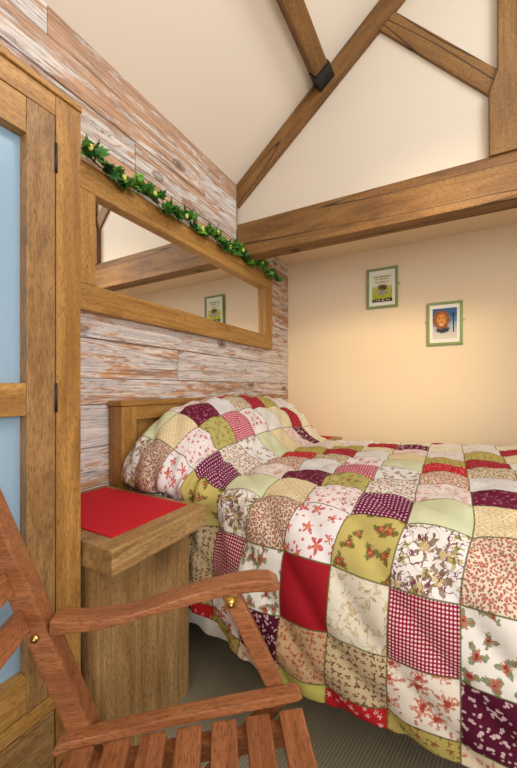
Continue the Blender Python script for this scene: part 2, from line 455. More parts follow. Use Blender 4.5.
# ------------------------------------------------------------------ bedside tables
def bedside(loc, label):
    t = empty('bedside_table', loc, label, 'bedside table', group='bedside tables flanking the bed')
    b = MB(); b.box(.0, .52, 0, .377, .586, .653, .005); b.build('tabletop', STR['Y'], t)
    b = MB(); b.box(.40, .45, .012, .368, 0, .586, .003); b.build('front_panel', STR['Z'], t)
    b = MB(); b.box(.02, .40, .012, .034, 0, .586, .002); b.build('side_panel', STR['Z'], t)
    b = MB(); b.box(.02, .40, .346, .368, 0, .586, .002); b.build('side_panel', STR['Z'], t)
    return t
bedside((.010, .567, 0), 'chunky oak bedside table next to wardrobe, red mat on top')
bedside((-.0+.008, 2.418, 0), 'oak bedside table glimpsed beyond the far side of the bed')
for o in [o for o in bpy.data.objects if o.name.startswith('bedside_table')][1:]:
    o.scale = (.92, .99, 1)
FELT = N('red_felt'); nn_ = FELT.noise(FELT.coord('Object'), 300, 2); FELT.bump(nn_, .1, .001)
FELT = FELT.fin((.52, .010, .020), .75, .25)
def mat_(name, y0, y1, x0, x1, z, label):
    b = MB(); b.box(x0, x1, y0, y1, z, z+.004, .0012)
    o = b.build(name, FELT, None, ((x0+x1)/2, (y0+y1)/2, z)); o.location = ((x0+x1)/2, (y0+y1)/2, z)
    return tag(o, label, 'mat', 'red table mats')
mat_('table_mat', .615, .912, .05, .468, .6532, 'flat red square mat on the bedside table next to wardrobe')
mat_('table_mat', 2.455, 2.745, .05, .42, .6532, 'red mat on the table beyond the far side of bed')

# ------------------------------------------------------------------ bed
bd = empty('bed', (1.05, 1.65, 0), 'wooden double bed with plank headboard against whitewashed wall', 'bed')
ob = (1.05, 1.65, 0)
HY0, HY1 = .959, 2.345; HZ = .998
hb = MB()
hb.box(.022, .088, HY0+.078, HY1-.078, .915, .975, .004); hb.box(.022, .084, HY0+.078, HY1-.078, .36, .44, .004)
hbo = hb.build('headboard', OAK['Y'], bd, ob)
for y in (HY0, HY1-.078):
    p = MB(); p.box(.018, .09, y, y+.078, 0, .975, .004); p.build('post', OAK['Z'], hbo, ob)
p = MB(); p.box(.014, .097, HY0-.006, HY1+.006, .976, HZ, .004); p.build('cap_rail', OAK['Y'], hbo, ob)
p = MB(); y = HY0+.079
rb = random.Random(5)
while y < HY1-.09:
    w_ = min(rb.uniform(.07, .12), HY1-.079-y)
    p.box(.03, .06+rb.uniform(-.003, .003), y+.001, y+w_-.001, .44, .916, .003); y += w_
p.build('plank_panel', OAK['Z'], hbo, ob)
for y in (1.0, 2.30):
    p = MB(); p.box(.095, 2.04, y, y+.028, .20, .34, .004); p.build('side_rail', OAK['X'], bd, ob)
p = MB(); p.box(2.012, 2.06, 1.0, 2.328, .2, .42, .004); p.build('footboard', OAK['Y'], bd, ob)
for x in (.14, 2.01):
    for y in (1.03, 2.24):
        p = MB(); p.box(x-.03, x+.03, y, y+.06, 0, .30, .004); p.build('leg', OAK['Z'], bd, ob)
TICK = plain('white_cotton', (.78, .76, .73), .9, .1)
p = MB(); p.box(.10, 2.01, 1.032, 2.296, .30, .615, .03); p.build('mattress', TICK, bd, ob)
# white sheet hanging down the near side of the mattress
sh = MB(); NS = 120
vs = []; fs = []
for i in range(NS+1):
    x = .105 + (1.97-.105)*i/NS
    wv = .008*math.sin(x*31) + .006*math.sin(x*57+1)
    zb = .222 + .012*math.sin(x*9) - .012*smooth(.9, .5, x)
    prof = [(1.030, .565), (1.012+wv*.3, .555), (.994+wv*.6, .42), (.982+wv*.6, .30), (.972+wv, zb), (.976+wv, zb-.001), (.987+wv*.6, .30), (.999+wv*.6, .42)]
    vs += [(x, y, z) for y, z in prof]
K = 8
for i in range(NS):
    for k in range(K-1): fs.append((i*K+k, (i+1)*K+k, (i+1)*K+k+1, i*K+k+1))
sh.add(vs, fs, 0, True)
o = sh.build('bed_sheet', TICK, None, (1.05, .97, .3)); o.location = (1.05, .97, .3)
tag(o, 'white sheet edge hanging below the patchwork quilt hem', 'sheet')

# ------------------------------------------------------------------ patchwork quilt
def lin(c): return tuple((x/255)**2.2 for x in c)
def flin(c):
    c = lin(c); g = sum(c)/3; return tuple(.80*(x*.93+g*.07) for x in c)
def fabric(name, base, layers, rough=.9):
    m = N('fabric_' + name)
    uv = m.node('ShaderNodeUVMap').outputs[0]
    c = None
    col = None
    rgb = m.node('ShaderNodeRGB'); rgb.outputs[0].default_value = (*flin(base), 1); col = rgb.outputs[0]
    for L in layers:
        k = L[0]
        if k in ('flower', 'sprig'):
            _, sc, rad, pet, rnd, colr, seed, centre = L
            v = m.vmath('ADD', m.vmath('MULTIPLY', uv, (sc, sc, 1)), (seed*3.17, seed*1.31, 0))
            nz = m.node('ShaderNodeTexNoise', noise_dimensions='2D'); m.set(nz.inputs['Vector'], v); nz.inputs['Scale'].default_value = 5; nz.inputs['Detail'].default_value = 2
            v = m.vmath('ADD', v, m.vmath('MULTIPLY', m.vmath('SUBTRACT', nz.outputs['Color'], (.5, .5, .5)), (.34, .34, 0)))
            vo = m.node('ShaderNodeTexVoronoi', voronoi_dimensions='2D'); m.set(vo.inputs['Vector'], v)
            vo.inputs['Scale'].default_value = 1; vo.inputs['Randomness'].default_value = rnd
            loc = m.vmath('SUBTRACT', v, vo.outputs['Position'])
            sx = m.node('ShaderNodeSeparateXYZ'); m.set(sx.inputs[0], loc)
            cs = m.node('ShaderNodeSeparateColor'); m.set(cs.inputs[0], vo.outputs['Color'])
            ang_ = m.math('ADD', m.math('ARCTAN2', sx.outputs[1], sx.outputs[0]), m.math('MULTIPLY', cs.outputs[0], 6.28))
            rr = m.math('MULTIPLY', m.math('ADD', m.math('MULTIPLY', m.math('COSINE', m.math('MULTIPLY', ang_, float(pet))), .38), .68), m.math('MULTIPLY_ADD', cs.outputs[1], rad*.5, rad*.72))
            mask = m.math('MULTIPLY_ADD', m.math('SUBTRACT', rr, vo.outputs['Distance']), 26.0, .5, clamp=True)
            tone = m.math('MULTIPLY_ADD', m.noise(m.vmath('MULTIPLY', v, (6, 6, 1)), 1, 2), .9, .05)
            col = m.mix(m.math('MULTIPLY', mask, m.math('MULTIPLY_ADD', tone, .7, .5, clamp=True)), col, flin(colr))
            if centre:
                mk = m.math('LESS_THAN', vo.outputs['Distance'], rad*.33)
                col = m.mix(mk, col, flin(centre))
        elif k == 'dots':
            _, sc, rad, rnd, colr, seed = L
            v = m.vmath('ADD', m.vmath('MULTIPLY', uv, (sc, sc, 1)), (seed*3.17+.37, seed*1.31+.21, 0))
            vo = m.node('ShaderNodeTexVoronoi', voronoi_dimensions='2D'); m.set(vo.inputs['Vector'], v)
            vo.inputs['Scale'].default_value = 1; vo.inputs['Randomness'].default_value = rnd
            mask = m.math('MULTIPLY_ADD', m.math('SUBTRACT', rad, vo.outputs['Distance']), 14.0, .5, clamp=True)
            col = m.mix(mask, col, flin(colr))
        elif k == 'check':
            _, n, colr, colb = L
            sx = m.node('ShaderNodeSeparateXYZ'); m.set(sx.inputs[0], uv)
            a = m.math('GREATER_THAN', m.math('FRACT', m.math('MULTIPLY', sx.outputs[0], float(n))), .5)
            b_ = m.math('GREATER_THAN', m.math('FRACT', m.math('MULTIPLY', sx.outputs[1], float(n))), .5)
            col = m.mix(m.math('MULTIPLY', a, b_), col, flin(colr))
            if colb: col = m.mix(m.math('MULTIPLY', m.math('SUBTRACT', 1.0, a), m.math('SUBTRACT', 1.0, b_)), col, flin(colb))
        elif k == 'lattice':
            _, n, wd_, colr = L
            sx = m.node('ShaderNodeSeparateXYZ'); m.set(sx.inputs[0], uv)
            for op in ('ADD', 'SUBTRACT'):
                q = m.math('FRACT', m.math('MULTIPLY', m.math(op, sx.outputs[0], sx.outputs[1]), float(n)))
                col = m.mix(m.math('LESS_THAN', m.math('ABSOLUTE', m.math('SUBTRACT', q, .5)), wd_), col, flin(colr))
        elif k == 'vein':
            _, sc, lo, colr, seed = L
            n_ = m.noise(m.vmath('ADD', m.vmath('MULTIPLY', uv, (sc, sc, 1)), (seed*5.3, seed*2.1, 0)), 1, 2, .5, .8)
            mask = m.ramp(m.math('ABSOLUTE', m.math('SUBTRACT', n_, .5)), [(lo, 1.0), (lo*1.8, 0.)])
            col = m.mix(mask, col, flin(colr))
    # narrow olive binding along the seams
    fr = m.vmath('FRACTION', uv); sx = m.node('ShaderNodeSeparateXYZ'); m.set(sx.inputs[0], fr)
    ed = [m.math('MINIMUM', sx.outputs[k], m.math('SUBTRACT', 1.0, sx.outputs[k])) for k in (0, 1)]
    seam = m.math('LESS_THAN', m.math('MINIMUM', *ed), .013)
    col = m.mix(m.math('MULTIPLY', seam, .8), col, flin((88, 92, 38)))
    wn = m.noise(m.vmath('MULTIPLY', uv, (90, 90, 1)), 1, 2)
    m.bump(wn, .06, .002)
    return m.fin(col, rough, .15)

CREAMW = (240, 232, 220)
FAB = {
 'olive_floral': fabric('olive_floral', (186, 166, 86), [('flower', 5, .26, 5, .8, (132, 58, 40), 1, None), ('sprig', 6, .2, 3, .9, (98, 100, 40), 2, None)]),
 'cream_redvine': fabric('cream_redvine', (228, 208, 176), [('flower', 5, .24, 6, .9, (176, 62, 48), 3, None), ('sprig', 8, .24, 2, 1, (196, 110, 80), 4, None)]),
 'white_bouquet_red': fabric('white_bouquet_red', (236, 224, 208), [('flower', 2.6, .38, 7, .75, (206, 118, 92), 5, (176, 66, 50)), ('sprig', 6.5, .25, 2, 1, (190, 100, 70), 6, None)]),
 'gingham_burgundy': fabric('gingham_burgundy', (180, 46, 82), [('check', 19, (240, 222, 214), (128, 16, 48))]),
 'paisley': fabric('paisley', (240, 234, 228), [('flower', 2.1, .44, 6, .8, (128, 92, 52), 7, (214, 190, 140)), ('flower', 3.2, .30, 4, .9, (186, 176, 96), 8, (140, 130, 60)), ('vein', 5, .012, (120, 60, 84), 2)]),
 'pale_green': fabric('pale_green', (218, 222, 178), []),
 'white_pinkfloral': fabric('white_pinkfloral', (242, 226, 220), [('flower', 4.5, .3, 5, .9, (226, 150, 140), 9, None), ('sprig', 7, .2, 2, 1, (190, 180, 120), 10, None)]),
 'pink_ditsy': fabric('pink_ditsy', (238, 214, 192), [('dots', 17, .33, 1, (208, 116, 102), 1), ('dots', 18, .24, 1, (150, 96, 70), 2), ('sprig', 12, .26, 2, 1, (142, 148, 90), 11, None)]),
 'red_dotted': fabric('red_dotted', (206, 36, 44), [('dots', 9, .16, .9, (240, 150, 130), 3)]),
 'olive_dots': fabric('olive_dots', (196, 180, 96), [('dots', 9, .2, 1, (150, 104, 56), 4)]),
 'white_pink': fabric('white_pink', (240, 230, 222), [('sprig', 6, .22, 3, 1, (222, 168, 160), 12, None)]),
 'soft_yellow': fabric('soft_yellow', (240, 230, 196), [('dots', 9, .14, 1, (224, 190, 130), 5)]),
 'soft_white': fabric('soft_white', (242, 234, 222), [('dots', 8, .14, 1, (222, 196, 190), 6)]),
 'purple_sprig': fabric('purple_sprig', (88, 20, 50), [('sprig', 6.2, .30, 2, .8, (222, 190, 190), 13, None), ('dots', 7, .13, 1, (200, 160, 160), 7)]),
 'white_rosesprig': fabric('white_rosesprig', (238, 232, 222), [('sprig', 3.1, .40, 3, .7, (112, 122, 66), 14, None), ('flower', 3.1, .22, 6, .7, (196, 72, 62), 14, (150, 40, 40))]),
 'brown_ditsy': fabric('brown_ditsy', (228, 206, 186), [('dots', 19, .36, 1, (158, 94, 84), 8), ('dots', 20, .28, 1, (186, 128, 92), 9), ('dots', 13, .2, 1, (120, 116, 76), 10)]),
 'yellow_lattice': fabric('yellow_lattice', (228, 204, 150), [('lattice', 8, .10, (246, 232, 196)), ('dots', 11, .12, 0, (200, 150, 92), 11)]),
 'dark_purple': fabric('dark_purple', (112, 28, 58), [('sprig', 8, .28, 3, 1, (176, 110, 124), 15, None)]),
 'silver_white': fabric('silver_white', (228, 224, 220), [('sprig', 5, .2, 3, 1, (206, 200, 196), 16, None)]),
 'tan_ditsy': fabric('tan_ditsy', (224, 206, 176), [('dots', 12, .3, 1, (178, 132, 100), 12), ('dots', 11, .22, 1, (160, 150, 100), 13)]),
 'dark_red': fabric('dark_red', (176, 34, 52), [('dots', 10, .14, 1, (220, 120, 110), 14)]),
 'lime_plain': fabric('lime_plain', (196, 188, 92), []),
 'tan_redfloral': fabric('tan_redfloral', (206, 170, 126), [('flower', 7.5, .32, 4, .9, (170, 56, 44), 17, None), ('sprig', 8, .24, 2, 1, (176, 82, 58), 18, None)]),
 'red_solid': fabric('red_solid', (164, 12, 34), []),
 'white_redflower': fabric('white_redflower', (238, 230, 228), [('flower', 2.9, .34, 5, .6, (196, 30, 44), 19, (226, 120, 70)), ('dots', 4.3, .1, .9, (206, 60, 70), 15)]),
 'white_smallred': fabric('white_smallred', (242, 230, 226), [('flower', 5.5, .27, 4, .8, (196, 40, 60), 20, None), ('dots', 8, .12, 1, (212, 90, 100), 16)]),
 'green_floral': fabric('green_floral', (190, 182, 104), [('flower', 4.6, .26, 5, .8, (178, 74, 52), 21, None), ('sprig', 5.6, .24, 3, 1, (128, 130, 56), 22, None)]),
 'pink_gingham': fabric('pink_gingham', (206, 84, 110), [('check', 14, (244, 206, 208), (184, 50, 84))]),
 'white_redfloral': fabric('white_redfloral', (242, 232, 226), [('flower', 3.6, .32, 6, .9, (214, 96, 96), 23, (190, 60, 60))]),
 'pale_white': fabric('pale_white', (236, 232, 222), [('dots', 9, .16, 1, (214, 204, 196), 17)]),
 'yellowish': fabric('yellowish', (236, 222, 180), [('dots', 10, .16, 1, (214, 176, 110), 18)]),
 'red_whiteflower': fabric('red_whiteflower', (190, 18, 30), [('flower', 6, .24, 5, .9, (236, 196, 190), 24, None)]),
 'tan_brownsprig': fabric('tan_brownsprig', (206, 182, 140), [('sprig', 7.6, .34, 3, .25, (92, 46, 36), 25, None), ('dots', 8, .12, .6, (120, 70, 50), 19)]),
 'offwhite_tan': fabric('offwhite_tan', (232, 222, 200), [('vein', 4.2, .010, (190, 160, 110), 5), ('sprig', 4, .26, 3, 1, (206, 184, 140), 26, None)]),
 'gold_roses': fabric('gold_roses', (200, 182, 100), [('sprig', 3.0, .36, 3, .7, (96, 100, 44), 27, None), ('flower', 3.0, .22, 6, .7, (164, 44, 38), 27, (206, 120, 80))]),
 'purple_dots': fabric('purple_dots', (122, 26, 74), [('dots', 13, .21, 0, (238, 214, 220), 20)]),
 'white_ditsy': fabric('white_ditsy', (236, 226, 214), [('dots', 10, .24, 1, (200, 120, 110), 21), ('dots', 10, .24, 1, (150, 156, 110), 22)]),
 'white_bouquet': fabric('white_bouquet', (240, 234, 228), [('sprig', 4.2, .34, 3, .8, (140, 146, 110), 28, None), ('flower', 4.2, .2, 5, .8, (190, 100, 116), 28, None)]),
 'tan_lattice': fabric('tan_lattice', (232, 206, 150), [('lattice', 7, .1, (242, 226, 186))]),
 'pink_floral': fabric('pink_floral', (240, 216, 206), [('flower', 5, .3, 5, .9, (214, 120, 110), 29, None)]),
 'plum_pattern': fabric('plum_pattern', (112, 36, 66), [('flower', 5, .34, 4, .4, (232, 206, 200), 30, None)]),
}
# fabric of column (mod 4) by row, from the hem row upward and over the bed
TABLE = {
 0: ['olive_floral', 'white_bouquet_red', 'gingham_burgundy', 'paisley', 'pale_green', 'white_pinkfloral', 'pink_ditsy', 'red_dotted', 'olive_dots', 'white_pink', 'soft_yellow', 'soft_white', 'red_solid', 'brown_ditsy'],
 1: ['cream_redvine', 'purple_sprig', 'white_rosesprig', 'brown_ditsy', 'yellow_lattice', 'dark_purple', 'silver_white', 'tan_ditsy', 'dark_red', 'olive_dots', 'white_pink', 'soft_white', 'paisley', 'pale_green'],
 2: ['lime_plain', 'tan_redfloral', 'red_solid', 'white_redflower', 'white_smallred', 'green_floral', 'pink_gingham', 'white_redfloral', 'pale_white', 'yellowish', 'dark_red', 'soft_yellow', 'white_ditsy', 'purple_dots'],
 3: ['red_whiteflower', 'tan_brownsprig', 'offwhite_tan', 'gold_roses', 'purple_dots', 'white_ditsy', 'white_bouquet', 'pale_green', 'tan_lattice', 'pink_floral', 'plum_pattern', 'soft_yellow', 'white_pink', 'gold_roses'],
}
OVER = {(5, 3): 'pink_ditsy', (4, 1): 'white_bouquet_red', (0, 1): 'white_redflower', (-1, 2): 'tan_brownsprig'}
keys = list(FAB)

def interp(tab, x):
    if x <= tab[0][0]:
        a, b = tab[0], tab[1]
    elif x >= tab[-1][0]:
        a, b = tab[-2], tab[-1]
    else:
        i = max(j for j in range(len(tab)-1) if tab[j][0] <= x); a, b = tab[i], tab[i+1]
        # catmull-rom between a and b
        p0 = tab[max(i-1, 0)]; p3 = tab[min(i+2, len(tab)-1)]
        t = (x-a[0])/(b[0]-a[0]); out = []
        for k in range(1, len(a)):
            m1 = (b[k]-p0[k])/(b[0]-p0[0])*(b[0]-a[0]) if b[0] != p0[0] else b[k]-a[k]
            m2 = (p3[k]-a[k])/(p3[0]-a[0])*(b[0]-a[0]) if p3[0] != a[0] else b[k]-a[k]
            h00 = 2*t**3-3*t*t+1; h10 = t**3-2*t*t+t; h01 = -2*t**3+3*t*t; h11 = t**3-t*t
            out.append(h00*a[k]+h10*m1+h01*b[k]+h11*m2)
        return out
    t = (x-a[0])/(b[0]-a[0]); return [a[k]+(b[k]-a[k])*t for k in range(1, len(a))]

PROF = [(-3.3, .886, .222), (-3, .882, .262), (-2, .889, .402), (-1, .916, .556), (-.5, .955, .628), (0, 1.02, .675), (1, 1.17, .700), (2, 1.325, .708),
        (3, 1.48, .714), (4, 1.635, .718), (5, 1.79, .720), (6, 1.945, .72), (7, 2.10, .718), (8, 2.25, .708), (9, 2.37, .665), (10, 2.44, .55), (11, 2.465, .40), (11.5, 2.47, .33)]
X34 = 1.155; PW = .1515
HUMP = [(-4.7, .108, .13), (-4.3, .108, .20), (-4, .120, .240), (-3.5, .155, .266), (-3, .205, .268), (-2.5, .258, .250), (-2, .312, .212), (-1.5, .362, .160), (-1, .408, .098), (-.5, .462, .034), (0, X34-4*PW, -.002)]
AMP = [(-3.3, 0), (-2.5, .02), (-2, .12), (-1, .45), (-.5, .55), (0, .62), (1, .87), (2, .97), (3, 1.0), (7, 1.0), (8, .95), (9, .72), (10, .4), (11, .1), (11.5, 0)]
def quilt_point(s, v):
    y, z = interp(PROF, v)
    if s >= 0: x, hz = X34 + (s-4)*PW, 0
    else: x, hz = interp(HUMP, s)
    if s > 9: pass
    w_ = 1 - smooth(.54, .74, x)
    tk = w_*.080*(1-smooth(-1.2, .1, v)); y -= w_*.075*smooth(8.3, 9.6, v)
    z += hz*interp(AMP, v)[0]
    y += tk*(1-.8*smooth(.655, .69, z))
    z += .042*(min(max(x, .5), 1.9)-1.2)*smooth(4, 8, v)
    # hem a little higher towards the head end
    if v < -1: z += (.02 + .035*(1-smooth(.5, .9, x)))*smooth(-1.5, -3, v) * .8
    # the drop shears slightly towards the head
    x -= .036*(1-smooth(-1, .4, v))*smooth(.62, 1.05, x)
    z += .026*smooth(1.14, .86, x)*smooth(.45, .65, x)*math.exp(-((v+.8)/.75)**2)
    # foot end falls off the mattress
    if s > 10.4:
        d = s-10.4; x = X34+6.4*PW + .06*math.tanh(d*1.5); z -= max(0, d-.2)*PW
    return V((x, y, z))
def puff(s, v):
    fs_, fv = s-math.floor(s), v-math.floor(v)
    seam = min(fs_, 1-fs_, fv, 1-fv)
    q = abs(((s+v+1e-6) % 1.0)-.0); q = min(q, 1-q)/1.414
    q2 = abs((s-v) % 2.0-1.0)/1.414
    h = .016*(1-math.exp(-q/.13)) + .005*(1-math.exp(-q2/.12)) + .003*(1-math.exp(-seam/.05))
    p = V((s*.9, v*.9, 3.3))
    h += .011*noise.noise(p) + .006*noise.noise(p*2.7) + .0025*noise.noise(p*6)
    # gathers where the quilt tucks in beside the table and the pillows
    g = smooth(.3, -.8, s)*smooth(-2.2, -.9, s)*smooth(2.2, .2, v)
    h += .016*g*math.sin(s*11 + 2*noise.noise(V((s, v*.8, 9))))
    g2 = smooth(1.6, .2, s)*smooth(.5, -.8, v)
    h += .006*g2*math.sin(s*8.5+v*2.1)
    return h
SUB = 11
SA, SB, VA, VB = -4.7, 13.0, -3.3, 11.5
def ticks(a, b, n):
    out = {round(a, 5), round(b, 5)}
    for k in range(math.floor(a*n), math.ceil(b*n)+1):
        if a < k/n < b: out.add(round(k/n, 5))
    return sorted(out)
S_, V_ = ticks(SA, SB, SUB), ticks(VA, VB, SUB)
P = [[quilt_point(s, v) for v in V_] for s in S_]
ns, nv = len(S_), len(V_)
Q = []
for i in range(ns):
    for j in range(nv):
        du = P[min(i+1, ns-1)][j]-P[max(i-1, 0)][j]; dv = P[i][min(j+1, nv-1)]-P[i][max(j-1, 0)]
        n_ = du.cross(dv)
        n_ = n_.normalized() if n_.length > 1e-9 else V((0, 0, 1))
        k = puff(S_[i], V_[j])
        k *= smooth(-4.6, -3.2, S_[i])*.9+.1
        q_ = P[i][j] + n_*k
        if q_.x < .57 and q_.z < .668: q_.y = min(max(q_.y, .953), 2.405)
        Q.append(q_)
qf = []; qm = []
for i in range(ns-1):
    for j in range(nv-1):
        qf.append((i*nv+j, (i+1)*nv+j, (i+1)*nv+j+1, i*nv+j+1))
        c = math.floor((S_[i]+S_[i+1])/2); r = math.floor((V_[j]+V_[j+1])/2)+4
        nm = OVER.get((c, r)) or TABLE[c % 4][min(r, 13)]
        qm.append(keys.index(nm))
O_Q = V((1.05, 1.65, .3))
me = bpy.data.meshes.new('patchwork_quilt'); me.from_pydata([p-O_Q for p in Q], [], qf)
for k in keys: me.materials.append(FAB[k])
uvl = me.uv_layers.new(name='UVMap')
for p, mi in zip(me.polygons, qm):
    p.material_index = mi; p.use_smooth = True
    for li in p.loop_indices:
        vi = me.loops[li].vertex_index
        uvl.data[li].uv = (S_[vi//nv]+20, V_[vi % nv]+20)
qo = bpy.data.objects.new('patchwork_quilt', me); COL.objects.link(qo); qo.location = O_Q
so = qo.modifiers.new('thick', 'SOLIDIFY'); so.thickness = .010; so.offset = -1
tag(qo, 'colourful patchwork quilt of floral squares covering the bed and pillows', 'quilt')

# ------------------------------------------------------------------ mirror
mr = empty('wall_mirror', (.02, 1.55, 1.62), 'long oak framed mirror on whitewashed boards under the garland', 'mirror')
om = (.02, 1.55, 1.62)
MY0, MY1, MZ0, MZ1 = .765, 2.41, 1.345, 1.906
iy0, iy1, iz0, iz1 = .8756, 2.295, 1.447, 1.800
XM0, XM1 = .007, .045
fr = MB()
for z0, z1 in ((MZ0, iz0), (iz1, MZ1)): fr.box(XM0, XM1, MY0 if z0 == MZ0 else MY0, MY1, z0, z1, .005)
fo = fr.build('frame_rail', OAK['Y'], mr, om)
for y0, y1 in ((MY0, iy0), (iy1, MY1)):
    fr = MB(); fr.box(XM0, XM1-.001, y0, y1, iz0, iz1, .002); fr.build('frame_stile', OAK['Z'], mr, om)
MIR = plain('mirror_silver', (.93, .93, .92), .0, .5, 1)
g = MB(); g.box(.012, .016, iy0-.004, iy1+.004, iz0-.004, iz1+.004); go_ = g.build('mirror_glass', MIR, mr, om); go_.rotation_euler = (0, R(-.45), R(.3))

# ------------------------------------------------------------------ garland
gd = empty('leafy_garland', (.04, 1.6, 1.91), 'green leafy garland with pale yellow buds draped along mirror top', 'garland')
og = V((.04, 1.6, 1.91))
def leafmat(name, c):
    m = N(name); n = m.noise(m.coord('Object'), 22, 3)
    return m.fin(m.mix(n, tuple(x*.55 for x in c), tuple(min(1, x*1.5) for x in c)), .42, .4)
LEAFS = [leafmat('leaf_green', (.055, .20, .022)), leafmat('leaf_dark_green', (.028, .11, .018)), leafmat('leaf_fresh_green', (.15, .34, .04))]
rg = random.Random(21)
NP = 60
def gpt(t):
    y = .80 + t*(2.47-.80)
    x = .042 + .006*math.sin(t*31)
    z = 1.918 + .014*math.sin(t*2*math.pi*6.3+.6) + .006*math.sin(t*90)
    if y > 2.40: z -= (y-2.40)*.55
    return V((x, y, z))
vn = MB(); vn.tube([gpt(i/NP) for i in range(NP+1)], .0022, 6); vn.build('vine', plain('brown_vine', (.10, .07, .03), .8), gd, og)
lf = MB()
LOB = [(0, 0), (.30, .08), (.46, .30), (.30, .38), (.36, .62), (.16, .62), (0, 1.0), (-.16, .62), (-.36, .62), (-.30, .38), (-.46, .30), (-.30, .08)]
for k in range(600):
    t = (k+rg.random())/600
    if .02 < t < .98 and (math.sin(t*2*math.pi*11+1.1) < -.62) and rg.random() < .65: continue
    p = gpt(t)
    a = rg.uniform(-1.1, 4.25)                    # direction round the vine, away from the wall and frame
    d = V((.55+.45*abs(math.cos(a)), rg.uniform(-1.2, 1.2), math.sin(a)*.9)).normalized()
    up = V((rg.uniform(.3, 1), rg.uniform(-.7, .7), rg.uniform(-.2, 1))).normalized()
    sd = d.cross(up).normalized(); nrm = sd.cross(d).normalized()
    L = rg.uniform(.030, .057); base = p + d*rg.uniform(.002, .034)
    vs = [base + sd*(q[0]*L) + d*(q[1]*L) + nrm*(L*(.18*abs(q[0]) - .16*q[1]*q[1])) for q in LOB]
    mid = base + d*(L*.45) + nrm*(-.05*L)
    ok = all(q.x > .012 for q in vs) and not any(q.z < 1.9085 and q.x < .05 for q in vs)
    if not ok:
        sh_ = max(0, .013-min(q.x for q in vs)); vs = [q+V((sh_, 0, 0)) for q in vs]; mid = mid + V((sh_, 0, 0))
        if any(q.z < 1.9085 and q.x < .05 for q in vs):
            sx_ = .051-min(q.x for q in vs); vs = [q+V((sx_, 0, 0)) for q in vs]; mid += V((sx_, 0, 0))
    n0 = len(vs); th = nrm*.0009
    lf.add(vs+[mid], [(n0, i, (i+1) % n0) for i in range(n0)], rg.choices((0, 1, 2), (5, 4, 2))[0])
fo_ = lf.build('foliage', LEAFS, gd, og); fo_['kind'] = 'stuff'
BUD = plain('pale_yellow_bud', (.58, .60, .12), .5)
for k, t in enumerate((.012, .10, .21, .335, .41, .50, .575, .66, .74, .82, .91)):
    p = gpt(t); q = MB()
    q.ball((p.x+.044, p.y+rg.uniform(-.01, .01), p.z+rg.uniform(-.004, .012)), .0105, sc=(1, .95, 1.25))
    q.build('bud', BUD, gd, og)

# ------------------------------------------------------------------ pictures on the back wall
def greenpaint():
    m = N('green_stained_frame'); n = m.noise(m.coord('Object', (30, 30, 6)), 1, 4)
    return m.fin(m.mix(n, (.14, .22, .05), (.24, .34, .10)), .5)
GRN = greenpaint()
MOUNT = plain('ivory_mount', (.80, .78, .72), .8)
def picture(x0, x1, z0, z1, label, art):
    xc, zc = (x0+x1)/2, (z0+z1)/2
    t = empty('picture_frame', (xc, D-.012, zc), label, 'framed picture', group='green framed pictures on the cream wall')
    w, h = (x1-x0)/2, (z1-z0)/2; fw = .017
    b = MB()
    b.box(-w, w, -.010, .011, h-fw, h, .002); b.box(-w, w, -.010, .011, -h, -h+fw, .002)
    b.box(-w, -w+fw, -.010, .011, -h+fw, h-fw, .002); b.box(w-fw, w, -.010, .011, -h+fw, h-fw, .002)
    b.build('frame', GRN, t)
    b = MB(); b.box(-w+fw-.002, w-fw+.002, .0, .004, -h+fw-.002, h-fw+.002); b.build('mount', MOUNT, t)
    for s in (-1, 1):
        b = MB(); b.box(-.007+s*(w+.006), .007+s*(w+.006), .006, .0085, .012, .026, .002); b.cyl((s*(w+.008), .006, .019), (0, -1, 0), .004, .003, 10)
        b.build('fixing_tab', BRASS, t)
    b = MB(); mats = art(b, w, h); b.build('print', mats, t)
def flat(mb, poly, y, mat):
    n = len(poly)
    mb.add([(p[0], y, p[1]) for p in poly]+[(p[0], y+.0004, p[1]) for p in poly], [tuple(range(n)), tuple(range(2*n-1, n-1, -1))]+[(i, (i+1) % n, n+(i+1) % n, n+i) for i in range(n)], mat)
def disc(cx, cz, rx, rz_, n=24, jag=0, seed=0):
    q = random.Random(seed)
    return [(cx+rx*math.cos(2*math.pi*k/n)*(1-jag*q.random()), cz+rz_*math.sin(2*math.pi*k/n)*(1-jag*q.random())) for k in range(n)]
